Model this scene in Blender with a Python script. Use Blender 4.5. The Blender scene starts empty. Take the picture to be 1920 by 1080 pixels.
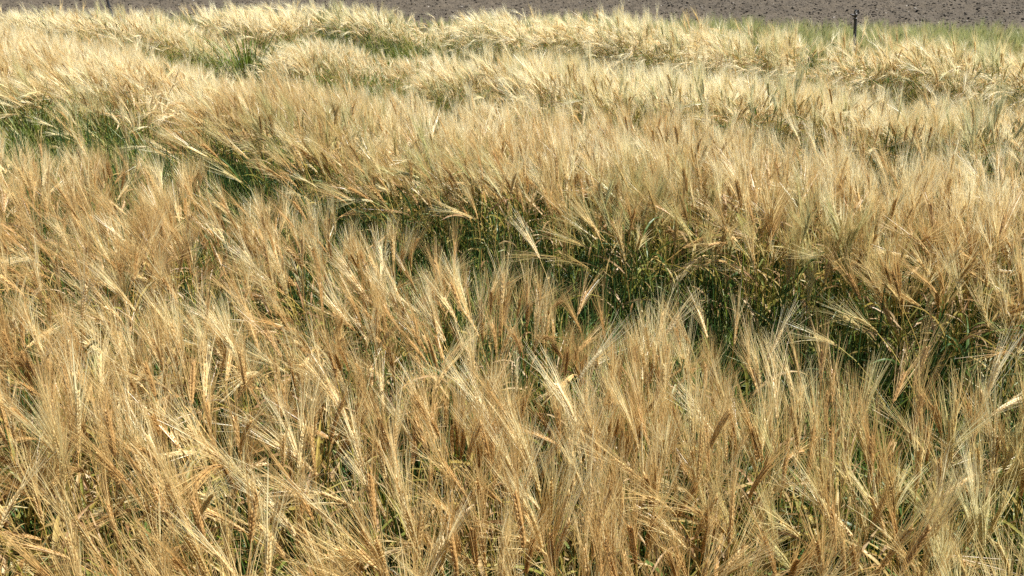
import bpy, math, random
import numpy as np

rng = np.random.default_rng(11)
random.seed(11)
R = math.radians
scn = bpy.context.scene
COL = scn.collection

# ------------------------------------------------------------------ camera, sky, sun, exposure
CAM_H = 1.65
PITCH = 24.5
cd = bpy.data.cameras.new('camera')
cam = bpy.data.objects.new('camera', cd)
COL.objects.link(cam)
cam.location = (0, 0, CAM_H)
cam.rotation_euler = (R(90 - PITCH), 0, 0)
cd.sensor_width = 36
cd.lens = 36 * 1507 / 1920
cd.clip_start = 0.05
cd.clip_end = 2000
scn.camera = cam

SUN_EL = 60
SUN_AZ = 88                      # degrees from straight ahead (+Y) towards the right; negative is left
w = bpy.data.worlds.new("World")
scn.world = w
w.use_nodes = True
wn = w.node_tree.nodes
sky = wn.new('ShaderNodeTexSky')
sky.sky_type = 'NISHITA'
sky.sun_disc = False
sky.sun_elevation = R(SUN_EL)
sky.sun_rotation = R(SUN_AZ)
w.node_tree.links.new(sky.outputs[0], wn['Background'].inputs[0])
wn['Background'].inputs[1].default_value = 0.055
ld = bpy.data.lights.new('sun', 'SUN')
ld.energy = 5.0
ld.angle = R(0.53)
ld.color = (1.0, 0.965, 0.90)
sun = bpy.data.objects.new('sun', ld)
COL.objects.link(sun)
sun.rotation_euler = (R(90 - SUN_EL), 0, R(180 - SUN_AZ))
sun.location = (0, 0, 20)

scn.view_settings.view_transform = 'Standard'
scn.view_settings.look = 'None'
scn.view_settings.gamma = 1
scn.view_settings.exposure = 1.3
scn.cycles.max_bounces = 12
scn.cycles.diffuse_bounces = 5
scn.cycles.glossy_bounces = 2
scn.cycles.transmission_bounces = 8
scn.cycles.transparent_max_bounces = 4
scn.cycles.use_denoising = False
scn.cycles.caustics_reflective = False
scn.cycles.caustics_refractive = False

# ------------------------------------------------------------------ materials
def new_mat(name):
    m = bpy.data.materials.new(name)
    m.use_nodes = True
    nt = m.node_tree
    nt.nodes.clear()
    return m, nt, nt.nodes.new, nt.links.new

def attr(nt, name, kind):
    n = nt.nodes.new('ShaderNodeAttribute')
    n.attribute_name = name
    n.attribute_type = kind
    return n.outputs['Fac']

def math_node(nt, op, a, b=None, c=None, clamp=False):
    n = nt.nodes.new('ShaderNodeMath')
    n.operation = op
    n.use_clamp = clamp
    for i, v in enumerate((a, b, c)):
        if v is None: continue
        if isinstance(v, (int, float)): n.inputs[i].default_value = v
        else: nt.links.new(v, n.inputs[i])
    return n.outputs[0]

def mix_col(nt, fac, a, b):
    n = nt.nodes.new('ShaderNodeMix')
    n.data_type = 'RGBA'
    ins = [s for s in n.inputs if s.enabled]
    for s, v in zip((n.inputs[0], n.inputs[6], n.inputs[7]), (fac, a, b)):
        if isinstance(v, (int, float)): s.default_value = v
        elif isinstance(v, tuple): s.default_value = v + (1,) if len(v) == 3 else v
        else: nt.links.new(v, s)
    return n.outputs[2]

def leafy_surface(nt, col, rough, transl, spec=0.5, tcol=None):
    N, L = nt.nodes.new, nt.links.new
    p = N('ShaderNodeBsdfPrincipled')
    p.inputs['Roughness'].default_value = rough
    p.inputs['Specular IOR Level'].default_value = spec
    L(col, p.inputs['Base Color'])
    t = N('ShaderNodeBsdfTranslucent')
    L(tcol if tcol is not None else col, t.inputs['Color'])
    mx = N('ShaderNodeMixShader')
    mx.inputs[0].default_value = transl
    L(p.outputs[0], mx.inputs[1]); L(t.outputs[0], mx.inputs[2])
    o = N('ShaderNodeOutputMaterial')
    L(mx.outputs[0], o.inputs[0])

def barley_tone(nt, tan, straw, pale, green, ripe_shift=0.0):
    """ripeness, with far brightness painted into the tuft tone, from three things: the stalk's own (mesh attribute), its tuft's tone and greenness (instance or object)."""
    rnd = attr(nt, 'own_tone', 'GEOMETRY')
    tone = attr(nt, 'tone', 'INSTANCER')
    grn = attr(nt, 'unripe', 'INSTANCER')
    f = math_node(nt, 'ADD', tone, math_node(nt, 'MULTIPLY', math_node(nt, 'SUBTRACT', rnd, 0.5), 1.25), clamp=True)
    f1 = math_node(nt, 'MULTIPLY', f, 2.0, clamp=True)
    f2 = math_node(nt, 'MULTIPLY', math_node(nt, 'SUBTRACT', f, 0.5), 2.0, clamp=True)
    c = mix_col(nt, f2, mix_col(nt, f1, tan, straw), pale)
    g = math_node(nt, 'ADD', math_node(nt, 'MULTIPLY', grn, 1.3), math_node(nt, 'SUBTRACT', math_node(nt, 'MULTIPLY', rnd, 0.7), 0.5), clamp=True)
    return mix_col(nt, g, c, green), grn, rnd

# awns
m_awn, nt, _, _ = new_mat('barley_awn_straw')
c, _, _ = barley_tone(nt, (.50, .33, .125), (.74, .58, .27), (.93, .845, .58), (.36, .38, .14))
leafy_surface(nt, c, 0.34, 0.45, 0.7)
# ears
m_ear, nt, _, _ = new_mat('barley_grain_husk')
c, _, _ = barley_tone(nt, (.46, .28, .10), (.70, .505, .22), (.87, .75, .48), (.36, .38, .14))
leafy_surface(nt, c, 0.42, 0.28, 0.5)
# stems: green low down, ripening to straw towards the ear
m_stem, nt, _, _ = new_mat('barley_stem')
c, grn, rnd = barley_tone(nt, (.48, .28, .085), (.58, .40, .13), (.66, .52, .25), (.17, .26, .04))
h = attr(nt, 'along', 'GEOMETRY')
hh = math_node(nt, 'ADD', h, math_node(nt, 'MULTIPLY', math_node(nt, 'SUBTRACT', rnd, 0.5), 0.7))
mr = nt.nodes.new('ShaderNodeMapRange')
mr.interpolation_type = 'SMOOTHSTEP'
mr.inputs[1].default_value = 0.32; mr.inputs[2].default_value = 0.92
nt.links.new(hh, mr.inputs[0])
c = mix_col(nt, mr.outputs[0], (.19, .25, .025), c)
leafy_surface(nt, c, 0.38, 0.22, 0.5)
# leaves: green, yellowing or dry
m_leaf, nt, _, _ = new_mat('barley_leaf')
d = attr(nt, 'own_tone', 'GEOMETRY')
grn = attr(nt, 'unripe', 'INSTANCER')
d = math_node(nt, 'SUBTRACT', d, math_node(nt, 'MULTIPLY', grn, 0.6), clamp=True)
cr = nt.nodes.new('ShaderNodeValToRGB')
e = cr.color_ramp.elements
e[0].position = 0.0; e[0].color = (.055, .115, .030, 1)
e[1].position = 1.0; e[1].color = (.56, .43, .25, 1)
for pos, col in ((.32, (.105, .165, .035, 1)), (.45, (.22, .22, .045, 1)), (.58, (.38, .29, .07, 1)), (.72, (.46, .33, .15, 1)), (.86, (.32, .18, .08, 1))):
    x = e.new(pos); x.color = col
nt.links.new(d, cr.inputs[0])
leafy_surface(nt, cr.outputs[0], 0.45, 0.40, 0.45)
# wild grass
m_grass, nt, _, _ = new_mat('grass_blade')
d = attr(nt, 'own_tone', 'GEOMETRY')
cr = nt.nodes.new('ShaderNodeValToRGB')
e = cr.color_ramp.elements
e[0].position = 0.0; e[0].color = (.034, .052, .008, 1)
e[1].position = 1.0; e[1].color = (.50, .42, .17, 1)
for pos, col in ((.5, (.105, .145, .014, 1)), (.78, (.17, .20, .04, 1))):
    x = e.new(pos); x.color = col
nt.links.new(d, cr.inputs[0])
leafy_surface(nt, cr.outputs[0], 0.42, 0.35, 0.45)

# soil
def soil_mat(name, dark, light, sc):
    m, nt, N, L = new_mat(name)
    tc = N('ShaderNodeNewGeometry')
    n1 = N('ShaderNodeTexNoise'); n1.inputs['Scale'].default_value = sc; n1.inputs['Detail'].default_value = 8; n1.inputs['Roughness'].default_value = .68
    n2 = N('ShaderNodeTexNoise'); n2.inputs['Scale'].default_value = 0.35; n2.inputs['Detail'].default_value = 4
    v = N('ShaderNodeTexVoronoi'); v.inputs['Scale'].default_value = 26; v.inputs['Randomness'].default_value = 1
    for n in (n1, n2, v): L(tc.outputs['Position'], n.inputs['Vector'])
    r = N('ShaderNodeValToRGB'); r.color_ramp.elements[0].position = .33; r.color_ramp.elements[1].position = .72
    r.color_ramp.elements[0].color = dark + (1,); r.color_ramp.elements[1].color = light + (1,)
    L(n1.outputs['Fac'], r.inputs[0])
    r2 = N('ShaderNodeValToRGB'); r2.color_ramp.elements[0].position = .3; r2.color_ramp.elements[1].position = .7
    r2.color_ramp.elements[0].color = (.86, .84, .82, 1); r2.color_ramp.elements[1].color = (1.1, 1.06, 1.02, 1)
    L(n2.outputs['Fac'], r2.inputs[0])
    mu = N('ShaderNodeMix'); mu.data_type = 'RGBA'; mu.blend_type = 'MULTIPLY'; mu.inputs[0].default_value = 1
    L(r.outputs[0], mu.inputs[6]); L(r2.outputs[0], mu.inputs[7])
    b = N('ShaderNodeBump'); b.inputs['Strength'].default_value = .9; b.inputs['Distance'].default_value = .02
    ad = math_node(nt, 'ADD', n1.outputs['Fac'], math_node(nt, 'MULTIPLY', v.outputs['Distance'], 0.8))
    L(ad, b.inputs['Height'])
    p = N('ShaderNodeBsdfPrincipled'); p.inputs['Roughness'].default_value = .95; p.inputs['Specular IOR Level'].default_value = .15
    L(mu.outputs[2], p.inputs['Base Color']); L(b.outputs[0], p.inputs['Normal'])
    o = N('ShaderNodeOutputMaterial'); L(p.outputs[0], o.inputs[0])
    return m
m_soil = soil_mat('ploughed_soil', (.046, .0385, .028), (.092, .077, .057), 9)
m_floor = soil_mat('field_earth', (.040, .030, .018), (.105, .078, .045), 14)
m_clod, nt, N, L = new_mat('soil_clod')
t = attr(nt, 'tone', 'INSTANCER')
cr = N('ShaderNodeValToRGB'); e = cr.color_ramp.elements
e[0].color = (.050, .041, .032, 1); e[1].color = (.26, .235, .20, 1)
for pos, col in ((.6, (.074, .062, .046, 1)), (.93, (.105, .09, .07, 1))):
    x = e.new(pos); x.color = col
L(t, cr.inputs[0])
p = N('ShaderNodeBsdfPrincipled'); p.inputs['Roughness'].default_value = .95; p.inputs['Specular IOR Level'].default_value = .15
L(cr.outputs[0], p.inputs['Base Color'])
o = N('ShaderNodeOutputMaterial'); L(p.outputs[0], o.inputs[0])

def plain(name, col, rough, metal=0.0):
    m, nt, N, L = new_mat(name)
    n = N('ShaderNodeTexNoise'); n.inputs['Scale'].default_value = 40; n.inputs['Detail'].default_value = 5
    r = N('ShaderNodeValToRGB'); r.color_ramp.elements[0].color = tuple(x * .7 for x in col) + (1,); r.color_ramp.elements[1].color = tuple(min(1, x * 1.3) for x in col) + (1,)
    L(n.outputs['Fac'], r.inputs[0])
    p = N('ShaderNodeBsdfPrincipled'); p.inputs['Roughness'].default_value = rough; p.inputs['Metallic'].default_value = metal
    L(r.outputs[0], p.inputs['Base Color'])
    o = N('ShaderNodeOutputMaterial'); L(p.outputs[0], o.inputs[0])
    return m
m_black = plain('black_plastic', (.012, .012, .014), .4)
m_iron = plain('dark_weathered_metal', (.03, .026, .024), .55, .3)
m_zinc = plain('worn_bright_metal', (.45, .44, .42), .35, .8)

# ------------------------------------------------------------------ mesh helpers
class Geo:
    """collects vertices, faces and two float attributes"""
    def __init__(s): s.v = []; s.f = []; s.al = []; s.ot = []; s.mi = []; s.n = 0
    def add(s, v, f, along=1.0, tone=0.5, mi=0):
        v = np.asarray(v, float)
        s.v.append(v); k = len(v)
        s.f.extend([tuple(i + s.n for i in q) for q in f])
        s.mi.extend([mi] * len(f))
        s.al.append(np.broadcast_to(np.asarray(along, float), (k,)))
        s.ot.append(np.broadcast_to(np.asarray(tone, float), (k,)))
        s.n += k
    def mesh(s, name, mats, smooth=False):
        me = bpy.data.meshes.new(name)
        me.from_pydata(np.concatenate(s.v).tolist(), [], s.f)
        for m in (mats if isinstance(mats, (list, tuple)) else [mats]): me.materials.append(m)
        for nm, arr in (('along', s.al), ('own_tone', s.ot)):
            a = me.attributes.new(nm, 'FLOAT', 'POINT')
            a.data.foreach_set('value', np.concatenate(arr).astype(np.float32))
        if len(set(s.mi)) > 1: me.polygons.foreach_set('material_index', np.array(s.mi, np.int32))
        if smooth: me.polygons.foreach_set('use_smooth', np.ones(len(s.f), bool))
        me.update()
        return me

def unit(a): return a / max(1e-9, np.linalg.norm(a))
def perp(d):
    r = np.array((0, 0, 1.0)) if abs(d[2]) < .9 else np.array((1.0, 0, 0))
    u = unit(np.cross(d, r)); return u, np.cross(d, u)

def tube(P, rad, n, cap=False):
    P = np.asarray(P, float); k = len(P)
    V = np.empty((k, n, 3)); u, _ = perp(unit(P[1] - P[0]))
    a = np.arange(n) * 2 * math.pi / n
    for i in range(k):
        d = unit(P[min(i + 1, k - 1)] - P[max(i - 1, 0)])
        u = unit(u - d * np.dot(u, d)); w_ = np.cross(d, u)
        V[i] = P[i] + rad[i] * (np.cos(a)[:, None] * u + np.sin(a)[:, None] * w_)
    F = [(i * n + j, i * n + (j + 1) % n, (i + 1) * n + (j + 1) % n, (i + 1) * n + j) for i in range(k - 1) for j in range(n)]
    if cap: F += [tuple(range(n))[::-1], tuple(range((k - 1) * n, k * n))]
    return V.reshape(-1, 3), F

def blade(P, wid, side, fold=.25):
    """a leaf: three vertices across, folded along its midrib"""
    P = np.asarray(P, float); k = len(P); V = []
    for i in range(k):
        d = unit(P[min(i + 1, k - 1)] - P[max(i - 1, 0)])
        s = side[i] - d * np.dot(side[i], d); s = unit(s); nrm = np.cross(d, s)
        V += [P[i] - s * wid[i] * .5 + nrm * wid[i] * fold, P[i], P[i] + s * wid[i] * .5 + nrm * wid[i] * fold]
    F = []
    for i in range(k - 1):
        a = 3 * i
        F += [(a, a + 1, a + 4, a + 3), (a + 1, a + 2, a + 5, a + 4)]
    return np.array(V), F

_sp_t = np.array((0.0, .22, .55, .85, 1.0)); _sp_r = np.array((.35, .92, 1.0, .55, .08))
def grain(p, d, side, nrm, ln, wd, n):
    V = []
    a = np.arange(n) * 2 * math.pi / n
    for t, r in zip(_sp_t, _sp_r):
        V.append(p + d * ln * t + r * (np.cos(a)[:, None] * side * wd * .5 + np.sin(a)[:, None] * nrm * wd * .42))
    F = [(i * n + j, i * n + (j + 1) % n, (i + 1) * n + (j + 1) % n, (i + 1) * n + j) for i in range(4) for j in range(n)]
    return np.concatenate(V), F

# ------------------------------------------------------------------ one barley stalk
def stalk(G, rnd, base, azim, tilt0, tip, hook, height=.66, ear_len=.085, fine=False, leaves=2, dry=(0.3, 1.0), awn_w=1.0, n_awn=None, bend_pow=3.0):
    """Adds one stalk to G['stem'], G['leaf'] (a list of Geo), G['ear'], G['awns'].
    tilt0, tip, hook: degrees from upright at the foot, at the base of the ear and added along the ear."""
    own = rnd.random()
    hd = np.array((math.cos(azim), math.sin(azim), 0)); up = np.array((0, 0, 1.0))
    wob = np.array((-hd[1], hd[0], 0)) * rnd.normal(0, .05)
    n = 13 if fine else 9
    P = [np.array(base, float)]; D = []
    for i in range(n):
        s = (i + .5) / n
        th = R(tilt0 + (tip - tilt0) * s ** bend_pow)
        d = unit(hd * math.sin(th) + up * math.cos(th) + wob * s)
        D.append(d); P.append(P[-1] + d * height / n)
    P = np.array(P); s = np.linspace(0, 1, n + 1)
    rad = .0019 - .0009 * s
    v, f = tube(P, rad, 5 if fine else 3)
    G['stem'].add(v, f, np.repeat(s, 5 if fine else 3), own)
    # leaves
    for q in range(leaves):
        fr = rnd.uniform(.25, .86) if q else rnd.uniform(.6, .9)
        i = min(n - 1, int(fr * n)); p0 = P[i]
        az = rnd.uniform(0, 2 * math.pi); o = np.array((math.cos(az), math.sin(az), 0))
        L_ = rnd.uniform(.09, .21); k = 8 if fine else 5
        t1 = R(rnd.uniform(15, 45)); t2 = R(rnd.uniform(60, 165)); pts = [p0]; tw = rnd.normal(0, 1.6); sides = []
        for j in range(k):
            u = (j + .5) / k; th = t1 + (t2 - t1) * u ** 1.3
            d = o * math.sin(th) + up * math.cos(th)
            pts.append(pts[-1] + d * L_ / k)
        sd = np.array((-o[1], o[0], 0))
        for j in range(k + 1):
            a = tw * j / k; sides.append(sd * math.cos(a) + np.cross(unit(pts[-1] - pts[0]), sd) * math.sin(a))
        u = np.linspace(0, 1, k + 1)
        wd = rnd.uniform(.006, .012) * np.clip(np.minimum(.55 + 1.6 * u, 1.25 * (1 - u) ** .7), .04, 1)
        v, f = blade(pts, wd, sides, rnd.uniform(.1, .45))
        if isinstance(G['leaf'], list):
            g = Geo(); G['leaf'].append(g)
        else: g = G['leaf']
        lo, hi = dry
        g.add(v, f, 1, np.clip(rnd.uniform(lo, hi) + .35 * (fr - .6), 0, 1))
    # ear: a curved row of husked grains, two visible ranks with smaller ones between
    m = 12; e = [P[-1]]; ed = []
    for i in range(m):
        th = R(tip + hook * ((i + 1) / m))
        d = unit(hd * math.sin(th) + up * math.cos(th) + wob); ed.append(d); e.append(e[-1] + d * ear_len / m)
    sp = rnd.uniform(0, math.pi)
    v, f = tube(e, np.linspace(.0012, .0008, m + 1), 3); G['ear'].add(v, f, 1, own)
    nd = 5 if fine else 4
    tips = []
    for i in range(m):
        d = ed[i]; u, w_ = perp(d)
        a_side = u * math.cos(sp) + w_ * math.sin(sp); a_nrm = np.cross(d, a_side)
        for sgn in (-1, 1):
            sd = a_side * sgn
            gd = unit(d + sd * .24 + a_nrm * rnd.normal(0, .05))
            sc = .85 + .3 * math.sin(math.pi * (i + .5) / m)
            p = e[i] + sd * .0012 + d * (ear_len / m * .5 * (sgn > 0))
            v, f = grain(p, gd, np.cross(a_nrm, gd), a_nrm, .0115 * sc, .0049 * sc, nd)
            G['ear'].add(v, f, 1, np.clip(own + rnd.normal(0, .12), 0, 1))
            tips.append((p + gd * .011 * sc, unit(d + sd * .13 + a_nrm * rnd.normal(0, .07)), i / m))
            if fine or i % 2 == 0:
                gd2 = unit(d + a_nrm * sgn * .28)
                v, f = grain(e[i] + a_nrm * sgn * .001, gd2, np.cross(gd2, a_nrm), a_nrm, .0095 * sc, .0036 * sc, nd)
                G['ear'].add(v, f, 1, np.clip(own + rnd.normal(0, .12), 0, 1))
                if i % 4 == 0: tips.append((e[i] + gd2 * .009, unit(d + a_nrm * sgn * .14), i / m))
    na = len(tips) if n_awn is None else n_awn
    if na < len(tips): tips = [tips[i] for i in rnd.permutation(len(tips))[:na]]
    spread = rnd.uniform(.35, 1.25)
    side_drift = rnd.normal(0, .04, 3)
    for p, d, fr in tips:
        L_ = (.145 - .045 * fr) * rnd.uniform(.85, 1.12)
        dd = unit(ed[-1] * .5 + d * .5 + (d - ed[int(fr * m)]) * spread + rnd.normal(0, .03, 3))
        drift = rnd.normal(0, .055, 3) + side_drift - np.array((0, 0, .03))
        ks = np.array((0, .35, .7, 1.0)) if not fine else np.linspace(0, 1, 6)
        pts = p + dd * (L_ * ks)[:, None] + drift * (L_ * ks ** 2)[:, None]
        r0 = .00058 * awn_w
        ra = rnd.uniform(0, math.pi); pu_, pw_ = perp(dd)
        hv = pu_ * math.cos(ra) + pw_ * math.sin(ra)
        wv = (r0 * (1 - .72 * ks))[:, None] * hv
        v = np.stack([pts - wv, pts + wv], 1).reshape(-1, 3)
        f = [(2 * j, 2 * j + 1, 2 * j + 3, 2 * j + 2) for j in range(len(ks) - 1)]
        G['awns'].add(v, f, 1, np.clip(own + rnd.normal(0, .18), 0, 1))

def bundle(): return {'stem': Geo(), 'leaf': Geo(), 'ear': Geo(), 'awns': Geo()}
def joined(G, name):
    J = Geo()
    for mi, k in enumerate(('stem', 'leaf', 'ear', 'awns')):
        gs = G[k] if isinstance(G[k], list) else [G[k]]
        for g in gs:
            if not g.n: continue
            J.add(np.concatenate(g.v), g.f, np.concatenate(g.al), np.concatenate(g.ot), mi)
    me = J.mesh(name, [m_stem, m_leaf, m_ear, m_awn])
    return bpy.data.objects.new(name, me)

# prototypes of tufts, kept out of the scene and used only as instances of the uncountable crop
src = bpy.data.collections.new('crop_sources')
KINDS = {}
def add_source(ob):
    ob.name = 's%04d' % len(src.objects); src.objects.link(ob); return len(src.objects) - 1

def make_tuft(kind, i):
    r = np.random.default_rng(1000 + i)
    G = bundle()
    taz = r.normal(0, .75); tt = r.normal(0, 7)
    for k in range(8):
        a = r.uniform(0, 2 * math.pi); q = .085 * math.sqrt(r.random())
        base = (q * math.cos(a), q * math.sin(a), -.01)
        hgt = r.normal(.63, .05)
        if kind == 'mixed':
            az = taz + r.normal(0, .45) if r.random() < .75 else r.uniform(0, 6.28)
            z = r.random()
            tip = tt + (r.normal(14, 6) if z < .6 else (r.normal(30, 8) if z < .92 else r.normal(58, 14)))
            stalk(G, r, base, az, r.normal(2, 3), tip, r.normal(8, 8), hgt, leaves=int(r.integers(1, 4)))
        elif kind == 'leaning':
            az = r.normal(0, .6); tip = r.normal(38, 14)
            stalk(G, r, base, az, r.normal(8, 5), tip, r.normal(14, 10), hgt * 1.03, leaves=int(r.integers(1, 4)), dry=(.05, .8), bend_pow=2.0)
        elif kind == 'nodding':
            az = r.normal(0, .6); tip = r.normal(58, 20)
            stalk(G, r, base, az, r.normal(9, 5), tip, r.normal(42, 15), hgt * 1.05, leaves=int(r.integers(1, 3)), bend_pow=2.2)
        elif kind == 'unripe':
            az = r.uniform(0, 6.28); tip = r.normal(14, 8)
            stalk(G, r, base, az, r.normal(2, 3), tip, r.normal(4, 5), hgt * .88, leaves=3, dry=(0, .55))
    return add_source(joined(G, 'tuft'))
n_ = 0
for kind, cnt in (('mixed', 34), ('leaning', 14), ('nodding', 12), ('unripe', 8)):
    KINDS[kind] = []
    for _ in range(cnt):
        KINDS[kind].append(make_tuft(kind, n_)); n_ += 1

# low growth among the stalks: yellowing, dry and green lower leaves
KINDS['low'] = []
for i in range(10):
    r = np.random.default_rng(2500 + i); g = Geo()
    for _ in range(11):
        a = r.uniform(0, 6.28); o = np.array((math.cos(a), math.sin(a), 0)); up = np.array((0, 0, 1.0))
        p = np.array((r.normal(0, .04), r.normal(0, .04), r.uniform(0, .28))); L_ = r.uniform(.10, .24); k = 6
        t1 = R(r.uniform(5, 40)); t2 = R(r.uniform(50, 160)); pts = [p]; tw = r.normal(0, 1.2); sd0 = np.array((-o[1], o[0], 0)); sides = []
        for j in range(k):
            u = (j + .5) / k; th = t1 + (t2 - t1) * u ** 1.4
            pts.append(pts[-1] + (o * math.sin(th) + up * math.cos(th)) * L_ / k)
        for j in range(k + 1):
            b = tw * j / k; sides.append(sd0 * math.cos(b) + up * math.sin(b))
        u = np.linspace(0, 1, k + 1); wd = r.uniform(.006, .012) * np.clip(np.minimum(.5 + 1.6 * u, 1.25 * (1 - u) ** .7), .04, 1)
        v, f = blade(pts, wd, sides, r.uniform(.1, .4)); g.add(v, f, 1, r.uniform(0, 1) ** .9)
    for _ in range(7):
        p = np.array((r.normal(0, .05), r.normal(0, .05), 0)); d = unit(np.array((r.normal(0, .12), r.normal(0, .12), 1)))
        v, f = tube(p + d * np.linspace(0, r.uniform(.35, .6), 5)[:, None], np.full(5, .0017), 3); g.add(v, f, 1, r.uniform(.1, .5))
    KINDS['low'].append(add_source(bpy.data.objects.new('low', g.mesh('low', m_leaf, True))))

# single stalks, finer: used for the nearest plants
SINGLES = []            # (pose, G)
POSES = [('upright', 6, 9, 4), ('upright', 9, 13, 8), ('upright', 3, 16, 6), ('upright', 12, 8, 2), ('upright', 5, 20, 9), ('upright', 4, 11, 12),
         ('leaning', 8, 30, 8), ('leaning', 10, 36, 12), ('leaning', 5, 28, 14), ('leaning', 12, 42, 6), ('leaning', 9, 33, 3),
         ('bowed', 12, 58, 14), ('bowed', 8, 66, 20), ('bowed', 10, 52, 24),
         ('nodding', 8, 78, 40), ('nodding', 12, 92, 30)]
for i, (pose, t0, tp, hk) in enumerate(POSES):
    r = np.random.default_rng(500 + i)
    G = {'stem': Geo(), 'leaf': [], 'ear': Geo(), 'awns': Geo()}
    stalk(G, r, (0, 0, 0), 0.0, t0, tp, hk, height=.63 + .05 * r.random(), ear_len=.082 + .018 * r.random(), fine=True, leaves=2 + i % 2, dry=(.15, 1.0))
    idx = add_source(joined(G, 'single'))
    V = np.concatenate(G['ear'].v)
    parts = {'stem': G['stem'].mesh('stem', m_stem, True), 'ear': G['ear'].mesh('ear', m_ear, True), 'awns': G['awns'].mesh('awns', m_awn, True),
             'leaf': [g.mesh('leaf', m_leaf, True) for g in G['leaf']]}
    SINGLES.append((pose, idx, V.mean(0), parts))

# ------------------------------------------------------------------ smooth noise for the lie of the crop
def vnoise(x, y, sc, seed):
    r = np.random.default_rng(seed); T = r.random((64, 64))
    X = np.asarray(x) / sc + 31.7; Y = np.asarray(y) / sc + 17.3
    xi = np.floor(X).astype(int); yi = np.floor(Y).astype(int); fx = X - xi; fy = Y - yi
    fx = fx * fx * (3 - 2 * fx); fy = fy * fy * (3 - 2 * fy)
    g = lambda a, b: T[a % 64, b % 64]
    return (g(xi, yi) * (1 - fx) + g(xi + 1, yi) * fx) * (1 - fy) + (g(xi, yi + 1) * (1 - fx) + g(xi + 1, yi + 1) * fx) * fy

NX, NY = .597, .803                 # across the strips of the trial field
def far_edge(x): return np.minimum(10.8, 10.5 - .17 * x)
GAPS = [(1.80, 2.33), (3.95, 4.40), (5.76, 6.70)]
STRIPS = [(-3, 1.80, 1.0, .97), (2.37, 3.95, 1.08, .93), (4.40, 5.80, 1.06, .77), (6.70, 7.75, 1.11, .93), (7.75, 30, 1, 1)]
HOLES = [(-2.73, 8.45, .62), (-1.02, 9.4, .32), (-.6, 9.3, .22), (-1.33, 7.05, .42), (-1.0, 6.85, .4), (-3.22, 5.35, .5), (-2.16, 4.85, .42)]
def crop_height(x, y):
    c = x * NX + y * NY
    s = 1.0
    for a, b, h0, h1 in STRIPS:
        if a - .3 <= c < b: s = h0 + (h1 - h0) * min(1, max(0, (c - a) / (b - a)))
    if c < 1.95: s *= 1 - .15 * min(1, max(0, (-x - .3) / 1.6)) * min(1, max(0, (c - 1.1) / .6))
    if 3.1 < c < 4.0 or 5.0 < c < 5.8: s *= 1 - .13 * min(1, max(0, (.6 - x) / 1.2)) * min(1, (c - (3.1 if c < 4.1 else 5.0)) / .5)
    s *= 1 - .19 * min(1, max(0, 1 - (far_edge(x) - y) / 1.3))
    for hx, hy, r_ in HOLES:
        d2 = ((x - hx * y / hy) / (r_ * .8)) ** 2 + ((y - hy + .16 * hy * r_) / (.27 * hy * r_)) ** 2
        s *= 1 - .60 * math.exp(-d2)
    return s
def in_gap(x, y):
    c = x * NX + y * NY
    j = (vnoise(x, y, .35, 5) - .5) * .22
    out = np.zeros(np.shape(c), bool)
    for k, (a, b) in enumerate(GAPS):
        wv = (vnoise(x, y, 1.4, 21 + k) - .5) * (.10 if k == 0 else .34)
        out |= (c > a + j) & (c < b + j + wv + (np.clip(.3 - np.asarray(x), 0, 1) * .28 if k == 1 else (np.clip(np.asarray(x) - .2, 0, .9) * .08 + np.clip(-.6 - np.asarray(x), 0, 1) * .09) if k == 0 else 0)) & ((k < 2) | (np.asarray(x) > -2.3))
    return out

# ------------------------------------------------------------------ ground
def grid_mesh(name, xs, ys, zf, mat):
    X, Y = np.meshgrid(xs, ys); Z = zf(X, Y)
    nx, ny = len(xs), len(ys)
    V = np.stack([X, Y, Z], -1).reshape(-1, 3)
    idx = np.arange(nx * ny).reshape(ny, nx)
    F = np.stack([idx[:-1, :-1], idx[:-1, 1:], idx[1:, 1:], idx[1:, :-1]], -1).reshape(-1, 4)
    me = bpy.data.meshes.new(name)
    me.vertices.add(len(V)); me.vertices.foreach_set('co', V.ravel().astype(np.float32))
    me.loops.add(F.size); me.loops.foreach_set('vertex_index', F.ravel().astype(np.int32))
    me.polygons.add(len(F)); me.polygons.foreach_set('loop_start', np.arange(0, F.size, 4, dtype=np.int32))
    me.polygons.foreach_set('use_smooth', np.ones(len(F), bool))
    me.materials.append(mat); me.update(); me.validate()
    o = bpy.data.objects.new(name, me); COL.objects.link(o)
    return o
def soil_z(X, Y):
    z = .05 * (vnoise(X, Y, .9, 3) - .5) + .05 * (vnoise(X, Y, .22, 4) - .5) + .045 * (vnoise(X, Y, .1, 6) - .5)
    ridge = np.maximum(0, vnoise(X, Y, .16, 8) - .62) * .16
    return z + ridge + .02
g = grid_mesh('ground', np.linspace(-600, 600, 41), np.linspace(-200, 1200, 41), lambda X, Y: X * 0 - .06, m_soil)
g['kind'] = 'structure'; g['label'] = 'bare brown farmland stretching to the horizon'; g['category'] = 'ground'
g = grid_mesh('field_ground', np.linspace(-13, 13, 200), np.linspace(-2, 11.2, 110), lambda X, Y: .03 * (vnoise(X, Y, .3, 9) - .5), m_floor)
g['kind'] = 'structure'; g['label'] = 'earth under the standing barley, seen dark in the gaps'; g['category'] = 'ground'
g = grid_mesh('ploughed_soil', np.linspace(-24, 24, 800), np.concatenate([np.linspace(9.0, 24, 330), np.linspace(24.1, 40, 60)]), soil_z, m_soil)
g['kind'] = 'structure'; g['label'] = 'bare grey brown ploughed soil beyond the far edge of the barley'; g['category'] = 'soil'

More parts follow.
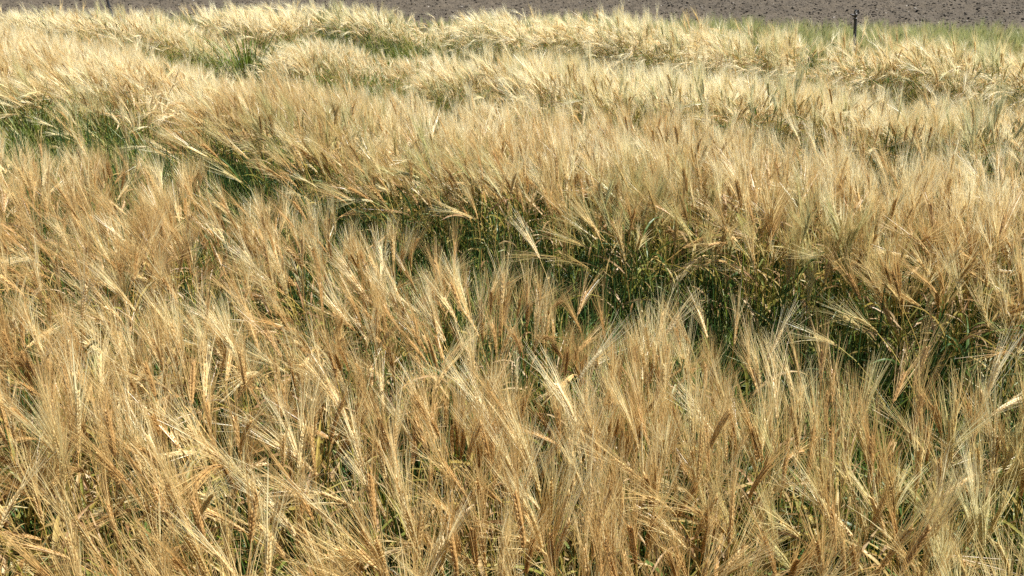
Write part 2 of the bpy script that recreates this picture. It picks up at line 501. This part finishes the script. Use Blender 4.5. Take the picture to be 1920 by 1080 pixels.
# ------------------------------------------------------------------ instancing of what nobody could count
def scatter(name, pos, rot, scl, idx, tone, unripe, coll):
    me = bpy.data.meshes.new(name)
    me.vertices.add(len(pos)); me.vertices.foreach_set('co', np.asarray(pos, np.float32).ravel())
    for nm, ty, key, arr in (('turn', 'FLOAT_VECTOR', 'vector', rot), ('size', 'FLOAT', 'value', scl), ('pick', 'INT', 'value', idx), ('tone', 'FLOAT', 'value', tone), ('unripe', 'FLOAT', 'value', unripe)):
        a = me.attributes.new(nm, ty, 'POINT')
        a.data.foreach_set(key, np.asarray(arr, np.int32 if ty == 'INT' else np.float32).ravel())
    ob = bpy.data.objects.new(name, me); COL.objects.link(ob)
    ng = bpy.data.node_groups.new(name + '_nodes', 'GeometryNodeTree')
    ng.interface.new_socket('Geometry', in_out='INPUT', socket_type='NodeSocketGeometry')
    ng.interface.new_socket('Geometry', in_out='OUTPUT', socket_type='NodeSocketGeometry')
    N, L = ng.nodes.new, ng.links.new
    gi, go = N('NodeGroupInput'), N('NodeGroupOutput')
    ip = N('GeometryNodeInstanceOnPoints'); ci = N('GeometryNodeCollectionInfo')
    ci.inputs['Collection'].default_value = coll
    ci.inputs['Separate Children'].default_value = True; ci.inputs['Reset Children'].default_value = True
    def na(nm, dt):
        n = N('GeometryNodeInputNamedAttribute'); n.data_type = dt; n.inputs['Name'].default_value = nm
        return n.outputs['Attribute']
    e2r = N('FunctionNodeEulerToRotation')
    L(na('turn', 'FLOAT_VECTOR'), e2r.inputs[0])
    mp = N('GeometryNodeMeshToPoints'); L(gi.outputs[0], mp.inputs[0])
    L(mp.outputs[0], ip.inputs['Points']); L(ci.outputs[0], ip.inputs['Instance'])
    ip.inputs['Pick Instance'].default_value = True
    L(na('pick', 'INT'), ip.inputs['Instance Index']); L(e2r.outputs[0], ip.inputs['Rotation']); L(na('size', 'FLOAT'), ip.inputs['Scale'])
    L(ip.outputs[0], go.inputs[0])
    md = ob.modifiers.new('instances', 'NODES'); md.node_group = ng
    return ob

# crop: tufts on a jittered grid, denser towards the camera
LEFT = math.pi                      # the crop leans to the left
pos, rot, scl, idx, tone, unr = [], [], [], [], [], []
SP = .136
gx, gy = np.meshgrid(np.arange(-10.5, 9.5, SP), np.arange(.3, 11.2, SP))
gx = gx.ravel() + rng.uniform(-.5, .5, gx.size) * SP; gy = gy.ravel() + rng.uniform(-.5, .5, gy.size) * SP
keep = (np.abs(gx) < .66 * gy + 1.5) & (gy < far_edge(gx)) & ~in_gap(gx, gy)
NEAR_Y = 1.42                       # in front of this line single stalks are used
near_zone = (gy < NEAR_Y) & (np.abs(gx) < 1.25)
keep &= ~near_zone & ~((vnoise(gx, gy, .24, 78) > .74) & (rng.random(gx.size) < .7) & (gy < 3.2))
gx, gy = gx[keep], gy[keep]
cc = gx * NX + gy * NY
t_noise = vnoise(gx, gy, .55, 31); t_big = vnoise(gx, gy, 1.9, 32)
sw_x = (vnoise(gx, gy, .45, 41) - .5) + .7 * (vnoise(gx, gy, 1.6, 43) - .5)
sw_y = (vnoise(gx, gy, .45, 42) - .5) + .7 * (vnoise(gx, gy, 1.6, 44) - .5)
hh = vnoise(gx, gy, .7, 51)
def pick(kind): return int(KINDS[kind][rng.integers(len(KINDS[kind]))])
for x, y, c, tn, tb, sx, sy, h_ in zip(gx, gy, cc, t_noise, t_big, sw_x, sw_y, hh):
    fe = far_edge(x)
    if abs(x - .43 * (.91 * y + .35)) < .15 and 7.15 < y < 7.6: continue          # a small clearing at the sprinkler
    green_edge = c > 7.72 + rng.normal(0, .12) or (fe - y < .55 + rng.normal(0, .15) and x > -4.8)
    # distance beyond the nearest gap: the wall of a strip leans out into it
    dist = min([c - b for a, b in GAPS if c > b - .1] + [9])
    kind = 'mixed'; az = LEFT + rng.normal(0, .7)
    s = crop_height(x, y) * (.92 + .15 * h_ + rng.normal(0, .03))
    if abs(x - .43 * (.91 * y + .35)) < .13 and 6.5 < y < 7.5: s *= .84          # the crop is thinner and lower round the sprinkler
    if any((x - hx) ** 2 + (y - hy) ** 2 < (.45 * r_) ** 2 for hx, hy, r_ in HOLES): continue
    u = max(0, rng.normal(.02, .06)); tilt = 9
    if green_edge:
        if rng.random() < .35 * (vnoise(x, y, .5, 61) > .55) + .12: continue
        kind = 'unripe'; u = rng.normal(.82, .17); s *= .95
        az = rng.uniform(0, 6.28)
    elif dist < .4 and rng.random() < .5: u += .38
    elif dist < .22 and rng.random() < (.4 if x < .2 else .15):
        kind = 'leaning'; az = LEFT + .2 + rng.normal(0, .4); u += .12
    elif dist < .55 and rng.random() < (.35 if x < .2 else .15):
        kind = 'leaning'; az = LEFT + .5 + rng.normal(0, .4); u += .05
    elif c > 6.3 and rng.random() < .55:
        kind = 'nodding'; az = LEFT + .2 + rng.normal(0, .5)
    elif c > 4.3 and rng.random() < .25:
        kind = 'leaning'; az = LEFT + .2 + rng.normal(0, .6)
    elif rng.random() < .05:
        kind = 'nodding'
    pos.append((x, y, 0)); idx.append(pick(kind)); scl.append(s)
    rot.append((R(tilt) * 1.5 * sy + rng.normal(0, .05), R(tilt) * 1.5 * sx - R(1.2) + rng.normal(0, .05), az))
    base_tone = .22 + .25 * min(1, max(0, (c - 1.9) / 1.0)) + .56 * min(1, max(0, (c - 3.0) / 3))  # paler far off: strip ripeness plus painted brightness of awns lit at grazing view
    tone.append(base_tone + .35 * (tn - .5) + .35 * (tb - .5) - (.035 * x if c > 1.9 else 0)); unr.append(u)

lx_, ly_ = np.meshgrid(np.arange(-4, 4, .095), np.arange(.4, 4.6, .095))
lx_ = lx_.ravel() + rng.uniform(-.5, .5, lx_.size) * .095; ly_ = ly_.ravel() + rng.uniform(-.5, .5, ly_.size) * .095
lk = (np.abs(lx_) < .66 * ly_ + .9)
for x, y in zip(lx_[lk], ly_[lk]):
    pos.append((x, y, 0)); idx.append(pick('low')); scl.append(rng.uniform(.75, 1.2)); rot.append((0, 0, rng.uniform(0, 6.28)))
    tone.append(.5); c = x * NX + y * NY
    unr.append(.75 if 1.8 < c < 2.75 else rng.uniform(0, .5))

# nearest stalks, one by one
def project(p):
    a = R(PITCH); d = np.array(p) - np.array((0, 0, CAM_H))
    zf = math.cos(a) * d[1] - math.sin(a) * d[2]; yu = math.sin(a) * d[1] + math.cos(a) * d[2]
    return .5 + 1507 * d[0] / zf / 1920, .5 - 1507 * yu / zf / 1080, zf
cands = []
HERO = [
    (-0.66, 1.21, 7, 0.10, 1.00, 0.80, 0.00),
    (0.18, 1.63, 8, 0.20, 1.02, 0.95, 0.00),
    (-0.44, 1.36, 9, 3.00, 1.00, 0.60, 0.00),
    (0.90, 1.30, 11, 0.35, 1.00, 1.00, 0.00),
    (1.16, 1.60, 13, 0.30, 1.00, 1.00, 0.05),
    (0.60, 1.18, 9, 2.90, 1.00, 0.80, 0.00),
    (0.06, 1.53, 12, 2.70, 1.00, 0.60, 0.05),
    (-0.25, 2.13, 7, 0.20, 1.00, -0.10, 0.00),
    (-1.11, 1.88, 1, 0.20, 1.05, 1.00, 0.00),
    (-1.16, 1.75, 6, 0.30, 1.00, 0.90, 0.00),
    (0.41, 1.87, 6, 0.40, 1.02, 0.90, 0.00),
    (1.06, 1.53, 0, 0.40, 1.03, 1.00, 0.05),
    (0.93, 1.59, 5, 1.00, 1.02, 1.00, 0.00),
    (-0.03, 1.26, 15, 0.10, 0.90, 0.75, 0.00),
    (-0.64, 1.66, 3, 2.00, 1.00, -0.10, 0.00),
    (0.74, 1.11, 2, 1.00, 1.00, 0.40, 0.00),
    (-0.44, 2.12, 6, 2.80, 1.03, 0.90, 0.00),
    (0.07, 2.47, 6, 2.60, 1.02, 1.00, 0.05),
    (0.66, 1.78, 4, 0.60, 1.03, 0.90, 0.00),
    (-0.90, 1.15, 8, 0.50, 1.00, 0.30, 0.00),
    (-0.54, 1.18, 9, 3.30, 1.00, -0.10, 0.00),
    (0.41, 1.38, 8, 2.80, 1.00, 0.70, 0.00),]
# stalks that stand out in the photograph: foot x, y, pose number, turn, scale, tone, unripe
for hx, hy, k, az, s, tn, u in HERO:          # hx, hy: where the ear is, above the ground
    ex, ey = SINGLES[k][2][:2] * s
    cands.append((hx - math.cos(az) * ex + math.sin(az) * ey, hy - math.sin(az) * ex - math.cos(az) * ey, k, az, s, tn * .78, u, 0, 0, True))
SP1 = .044
sx_, sy_ = np.meshgrid(np.arange(-1.27, 1.27, SP1), np.arange(.32, NEAR_Y, SP1))
sx_ = sx_.ravel() + rng.uniform(-.5, .5, sx_.size) * SP1; sy_ = sy_.ravel() + rng.uniform(-.5, .5, sy_.size) * SP1
ok = ~in_gap(sx_, sy_) & ~((vnoise(sx_, sy_, .2, 77) > .70) & (rng.random(sx_.size) < .75))
wts = np.array([4, 3.6, 3.6, 3.6, 3.4, 3.6, 1.6, 1.2, 1.6, .9, 1.5, .6, .45, .5, .3, .25]); wts /= wts.sum()
for x, y in zip(sx_[ok], sy_[ok]):
    k = int(rng.choice(len(SINGLES), p=wts))
    az = LEFT + rng.normal(0, .9) if rng.random() < .45 else rng.uniform(0, 6.28)
    tn = .25 + .6 * (vnoise(x, y, .4, 31) - .5) + .25 * (vnoise(x, y, .12, 33) - .5)
    rgt = min(1, max(0, (x - .35) / .45)); tn += .22 * rgt; lft = min(1, max(0, (-x - .55) / .4)); tn += .10 * lft
    lx = .16 * (vnoise(x, y, .3, 41) - .5); ly = .16 * (vnoise(x, y, .3, 42) - .5)
    cands.append((x, y, k, az, float(.92 + .14 * rng.random()), tn, max(0, rng.normal(.03 + .24 * rgt + .08 * lft, .09)), ly, lx - .01, False))

def euler_matrix(rx, ry, rz):
    from mathutils import Euler
    return np.array(Euler((rx, ry, rz)).to_matrix())
scored = []
for cnd in cands:
    x, y, k, az, s, tn, u, rx, ry, hero = cnd
    e = np.array((x, y, 0)) + euler_matrix(rx, ry, az) @ (SINGLES[k][2] * s)
    pu, pv, zf = project(e)
    inside = 0.01 < pu < .99 and .02 < pv < .985
    scored.append((not hero, not inside, zf, cnd, pu, pv))
scored.sort(key=lambda t: t[:3])
chosen = [t for t in scored if not t[1]][:300]
ids = {id(t[3]) for t in chosen}
for t in scored:
    if id(t[3]) in ids: continue
    x, y, k, az, s, tn, u, rx, ry, hero = t[3]
    pos.append((x, y, 0)); idx.append(SINGLES[k][1]); scl.append(s); rot.append((rx, ry, az)); tone.append(tn); unr.append(u)
ob = scatter('barley_crop', pos, rot, scl, idx, tone, unr, src)
ob['kind'] = 'stuff'; ob['label'] = 'ripe bearded barley standing in diagonal strips across the field'; ob['category'] = 'barley'
N_TUFTS = len(pos)

def colour_word(tn):
    return 'tan brown' if tn < .2 else 'golden tan' if tn < .33 else 'straw coloured' if tn < .46 else 'pale straw'
protos = {}
used_labels = {}
for t in chosen:
    x, y, k, az, s, tn, u, rx, ry, hero = t[3]; pu, pv = t[4], t[5]
    pose, _, earc, parts = SINGLES[k]
    if k not in protos:
        root = bpy.data.objects.new('barley_stalk', None); root.empty_display_size = .05
        kids = []
        for nm in ('stem', 'ear'):
            o = bpy.data.objects.new(nm, parts[nm]); o.parent = root; kids.append(o)
        a = bpy.data.objects.new('awns', parts['awns']); a.parent = kids[1]; kids.append(a)
        for lm in parts['leaf']:
            o = bpy.data.objects.new('leaf', lm); o.parent = root; kids.append(o)
        protos[k] = (root, kids)
    src_root, src_kids = protos[k]
    r_ = src_root.copy(); COL.objects.link(r_)
    r_.location = (x, y, 0); r_.rotation_euler = (rx, ry, az); r_.scale = (s, s, s)
    new = {}
    for o in src_kids:
        q = o.copy(); COL.objects.link(q)
        q.parent = r_ if o.parent == src_root else new[o.parent]
        q['tone'] = float(tn); q['unripe'] = float(u)
        new[o] = q
    tipx = project(np.array((x, y, 0)) + euler_matrix(rx, ry, az) @ (earc * s * 1.02))[0] - project((x, y, .1))[0]
    hand = 'left' if math.cos(az) < -.45 else 'right' if math.cos(az) > .45 else 'backwards' if math.sin(az) > 0 else 'forwards'
    look = {'upright': 'upright bearded ear', 'leaning': 'ear leaning ' + hand, 'bowed': 'ear bowed ' + hand, 'nodding': 'hooked ear nodding ' + hand}[pose]
    gtxt = 'greenish ' if u > .16 else ''
    base = f"{gtxt}{colour_word(tn)} barley, {look}, "
    lab = base + f"{round(pu*100)}% across and {round((1-pv)*100)}% up the picture"
    if lab in used_labels: lab = base + f"{pu*100:.1f}% across and {(1-pv)*100:.1f}% up the picture"
    used_labels[lab] = 1
    r_['label'] = lab; r_['category'] = 'barley stalk'; r_['group'] = 'barley stalks nearest the viewer'

# ------------------------------------------------------------------ green undergrowth along the gaps (nobody could count its blades)
def grass_tuft(r, nb, hmin, hmax, wid, spread, tones, name, mat, droop=0):
    g = Geo()
    for _ in range(nb):
        a = r.uniform(0, 6.28); o = np.array((math.cos(a), math.sin(a), 0)); up = np.array((0, 0, 1.0))
        p = o * spread * math.sqrt(r.random()) * .5 + np.array((r.normal(0, .01), r.normal(0, .01), 0)); L_ = r.uniform(hmin, hmax); k = 6
        t1 = R(r.uniform(3, 18)); t2 = R(r.uniform(20, 120) if droop == 0 else r.uniform(60, 165)); pts = [p]
        for j in range(k):
            u = (j + .5) / k; th = t1 + (t2 - t1) * u ** 1.7
            pts.append(pts[-1] + (o * math.sin(th) + up * math.cos(th)) * L_ / k)
        u = np.linspace(0, 1, k + 1); wd = wid * r.uniform(.6, 1.2) * np.clip(1.15 * (1 - u) ** .6, .05, 1)
        b = r.uniform(-.5, .5); sd = np.array((-o[1], o[0], 0)) * math.cos(b) + up * math.sin(b)
        v, f = blade(pts, wd, [sd] * (k + 1), .2)
        g.add(v, f, 1, np.clip(r.normal(tones[0], tones[1]), 0, 1))
    return g.mesh(name, mat, True)
gsrc = bpy.data.collections.new('undergrowth_sources')
for i in range(10):
    r = np.random.default_rng(3000 + i)
    gsrc.objects.link(bpy.data.objects.new('u%02d' % i, grass_tuft(r, 22, .16, .48, .007, .12, (.64, .25), 'undergrowth', m_grass)))
gp, gr, gs, gi_ = [], [], [], []
ux, uy = np.meshgrid(np.arange(-9, 7, .06), np.arange(.4, 10.6, .06))
ux = ux.ravel() + rng.uniform(-.03, .03, ux.size); uy = uy.ravel() + rng.uniform(-.03, .03, uy.size)
uc = ux * NX + uy * NY
m1 = (uc > 1.84) & (uc < 2.60); m2 = ((uc > 4.0) & (uc < 4.4)) | ((uc > 5.9) & (uc < 6.45)); m3 = (uc > 7.7) & (uc < 7.9)
mv = (uc > 7.8) & (rng.random(ux.size) < .32)
um = mv | (m1 & (rng.random(ux.size) < .95)) | ((m2 | m3) & (rng.random(ux.size) < .35)); um &= (np.abs(ux) < .66 * uy + 1.4) & (uy < far_edge(ux) - .1)
for x, y, c in zip(ux[um], uy[um], uc[um]):
    if abs(x - .43 * (.91 * y + .35)) < .15 and 6.8 < y < 7.6: continue
    gp.append((x, y, 0)); gr.append((0, 0, rng.uniform(0, 6.28))); gs.append(rng.uniform(1.0, 1.5) if c > 7.85 else rng.uniform(.6, 1.35)); gi_.append(int(rng.integers(10)))
ob = scatter('green_undergrowth', gp, gr, gs, gi_, np.zeros(len(gp)), np.zeros(len(gp)), gsrc)
ob['kind'] = 'stuff'; ob['label'] = 'dark green grass growing low between the barley strips and along the far edge'; ob['category'] = 'undergrowth'

# ------------------------------------------------------------------ grass tussocks that stand out in the gaps
TUSS = [(-2.73, 8.45, 1.25, 'big dark green grass tussock opening a hole in the pale barley at far left'),
        (-1.02, 9.42, 1.0, 'dark green arching tussock below the bare soil, left of the middle'),
        (-.6, 9.35, .7, 'small spiky green tussock just right of the arching tussock'),
        (-1.33, 7.05, .85, 'small dark tussock half sunk in pale barley, middle of the field'),
        (-1.0, 6.85, .75, 'smallest green tussock beside the half sunk one'),
        (-3.22, 5.35, 1.1, 'dark blue green tussock at the left end of the nearest gap'),
        (-2.16, 4.85, .95, 'olive green tussock in the nearest gap among bent barley'),
        (-.2, 9.45, .7, 'pale green tuft on the far edge of the barley near the soil')]
for i, (x, y, s, lab) in enumerate(TUSS):
    r = np.random.default_rng(4000 + i)
    me = grass_tuft(r, 260, .40, .78, .012, .42, (.48, .28), 'grass_tussock', m_grass, 1)
    o = bpy.data.objects.new('grass_tussock', me); COL.objects.link(o)
    o.location = (x, y, 0); o.scale = (s, s, s); o.rotation_euler = (0, 0, r.uniform(0, 6))
    o['label'] = lab; o['category'] = 'grass'; o['group'] = 'grass tussocks in the gaps'

# ------------------------------------------------------------------ clods and stones on the ploughed soil
csrc = bpy.data.collections.new('clod_sources')
import bmesh
for i in range(8):
    bm = bmesh.new(); bmesh.ops.create_icosphere(bm, subdivisions=2, radius=1)
    r = np.random.default_rng(70 + i)
    dirs = r.normal(0, 1, (7, 3)); dirs /= np.linalg.norm(dirs, axis=1)[:, None]; off = r.uniform(.45, .9, 7)
    for v in bm.verts:
        q = np.array(v.co)
        for d, o_ in zip(dirs, off):
            k = q @ d - o_
            if k > 0: q = q - d * k
        q = q * (1, .85, .62) * r.uniform(.92, 1.06)
        v.co = q
    me = bpy.data.meshes.new('clod'); bm.to_mesh(me); bm.free(); me.materials.append(m_clod)
    csrc.objects.link(bpy.data.objects.new('c%02d' % i, me))
n = 52000
cy = 9.3 + 17 * rng.random(n) ** 1.25; cx = rng.uniform(-1, 1, n) * (.68 * cy + 1.5)
k = cy > far_edge(cx) - .6; cx, cy = cx[k], cy[k]
sz = np.clip(rng.lognormal(-4.3, .5, len(cx)), .006, .032)
cz = soil_z(cx, cy) + sz * .25
tn = np.clip(rng.random(len(cx)) * .9 + (rng.random(len(cx)) < .03) * .5, 0, 1)
ob = scatter('soil_clods', np.stack([cx, cy, cz], 1), np.stack([rng.normal(0, .3, len(cx)), rng.normal(0, .3, len(cx)), rng.uniform(0, 6.28, len(cx))], 1), sz, rng.integers(0, 8, len(cx)), tn, tn * 0, csrc)
ob['kind'] = 'stuff'; ob['label'] = 'brown clods and pale stones scattered over the ploughed soil'; ob['category'] = 'clods'

# ------------------------------------------------------------------ field sprinklers
def lathe(bm, prof, n=16, M=None):
    rings = []
    for r, z in prof:
        rings.append([bm.verts.new((r * math.cos(2 * math.pi * j / n), r * math.sin(2 * math.pi * j / n), z)) for j in range(n)])
    for a, b in zip(rings, rings[1:]):
        for j in range(n): bm.faces.new((a[j], a[(j + 1) % n], b[(j + 1) % n], b[j]))
    bm.faces.new(rings[0][::-1]); bm.faces.new(rings[-1])
def tube_bm(bm, P, rad, n=8):
    v, f = tube(P, rad, n, True)
    vs = [bm.verts.new(q) for q in v]
    for q in f: bm.faces.new([vs[i] for i in q])
def bm_obj(name, fn, mat, parent):
    bm = bmesh.new(); fn(bm); bmesh.ops.recalc_face_normals(bm, faces=bm.faces)
    me = bpy.data.meshes.new(name); bm.to_mesh(me); bm.free(); me.materials.append(mat)
    me.polygons.foreach_set('use_smooth', np.ones(len(me.polygons), bool))
    me.set_sharp_from_angle(angle=R(40))
    o = bpy.data.objects.new(name, me); COL.objects.link(o); o.parent = parent
    return o
def sprinkler(x, y, turn, lean, hgt, label, thick=1.0):
    root = bpy.data.objects.new('field_sprinkler', None); COL.objects.link(root)
    root.location = (x, y, 0); root.rotation_euler = (0, lean, turn); root.empty_display_size = .2
    root['label'] = label; root['category'] = 'sprinkler'; root['group'] = 'sprinklers at the edge of the field'
    H = hgt
    r0 = .021 * thick
    hs = .56
    bm_obj('riser', lambda b: lathe(b, [(r0, -.08), (r0, .25 * H), (r0 * 1.35, .25 * H + .003), (r0 * 1.35, .25 * H + .045), (r0, .25 * H + .05), (r0, .62 * H), (r0 * 1.2, .62 * H + .003), (r0 * 1.2, .62 * H + .04), (r0 * .95, .62 * H + .045), (r0 * .95, H - .138 * hs)]), m_black, root)
    body = bm_obj('body', lambda b: lathe(b, [(.021, H - .14), (.026, H - .132), (.026, H - .11), (.016, H - .10), (.018, H - .085), (.030, H - .07), (.030, H - .045), (.018, H - .035), (.012, H - .03)]), m_iron, root)
    noz = bm_obj('nozzle', lambda b: tube_bm(b, [(0, 0, H - .075), (-.03, 0, H - .062), (-.06, 0, H - .048), (-.085, 0, H - .036), (-.088, 0, H - .034)], [.027, .021, .014, .011, .008], 12), m_iron, root)
    bm_obj('bridge', lambda b: (tube_bm(b, [(-.020, 0, H - .05), (-.021, 0, H - .02), (-.016, 0, H + .006), (0, 0, H + .012), (.016, 0, H + .006), (.021, 0, H - .02), (.020, 0, H - .05)], [.0075] * 7, 8), tube_bm(b, [(0, 0, H + .010), (0, 0, H + .024)], [.014, .011], 10)), m_iron, root)
    ts = np.linspace(0, 1, 60)
    bm_obj('spring', lambda b: tube_bm(b, [(.0125 * math.cos(t * 31), .0125 * math.sin(t * 31), H - .032 + .042 * t) for t in ts], [.0022] * 60, 5), m_zinc, root)
    def arm(b):
        tube_bm(b, [(.012, 0, H - .03), (.028, .004, H - .018), (.040, .004, H - .006), (.046, .004, H + .010)], [.006, .007, .008, .007], 8)
        tube_bm(b, [(.046, .004, H + .012), (.048, .002, H - .02), (.042, -.004, H - .05)], [.010, .009, .006], 8)
    bm_obj('swing_arm', arm, m_iron, root)
    for o in root.children:
        if o.name.split('.')[0] != 'riser': o.scale = (hs, hs, hs); o.location = (0, 0, H * (1 - hs))
sprinkler(3.15, 7.45, R(8), R(-8), .945, 'black sprinkler on a riser standing in green growth in front of bare soil', .68)
sprinkler(-4.68, 10.0, R(-20), R(-7), .89, 'dark leaning sprinkler riser cut off by the top edge, beside pale barley', .75)
print('tufts', N_TUFTS, 'stalks', len(chosen), 'undergrowth', len(gp))
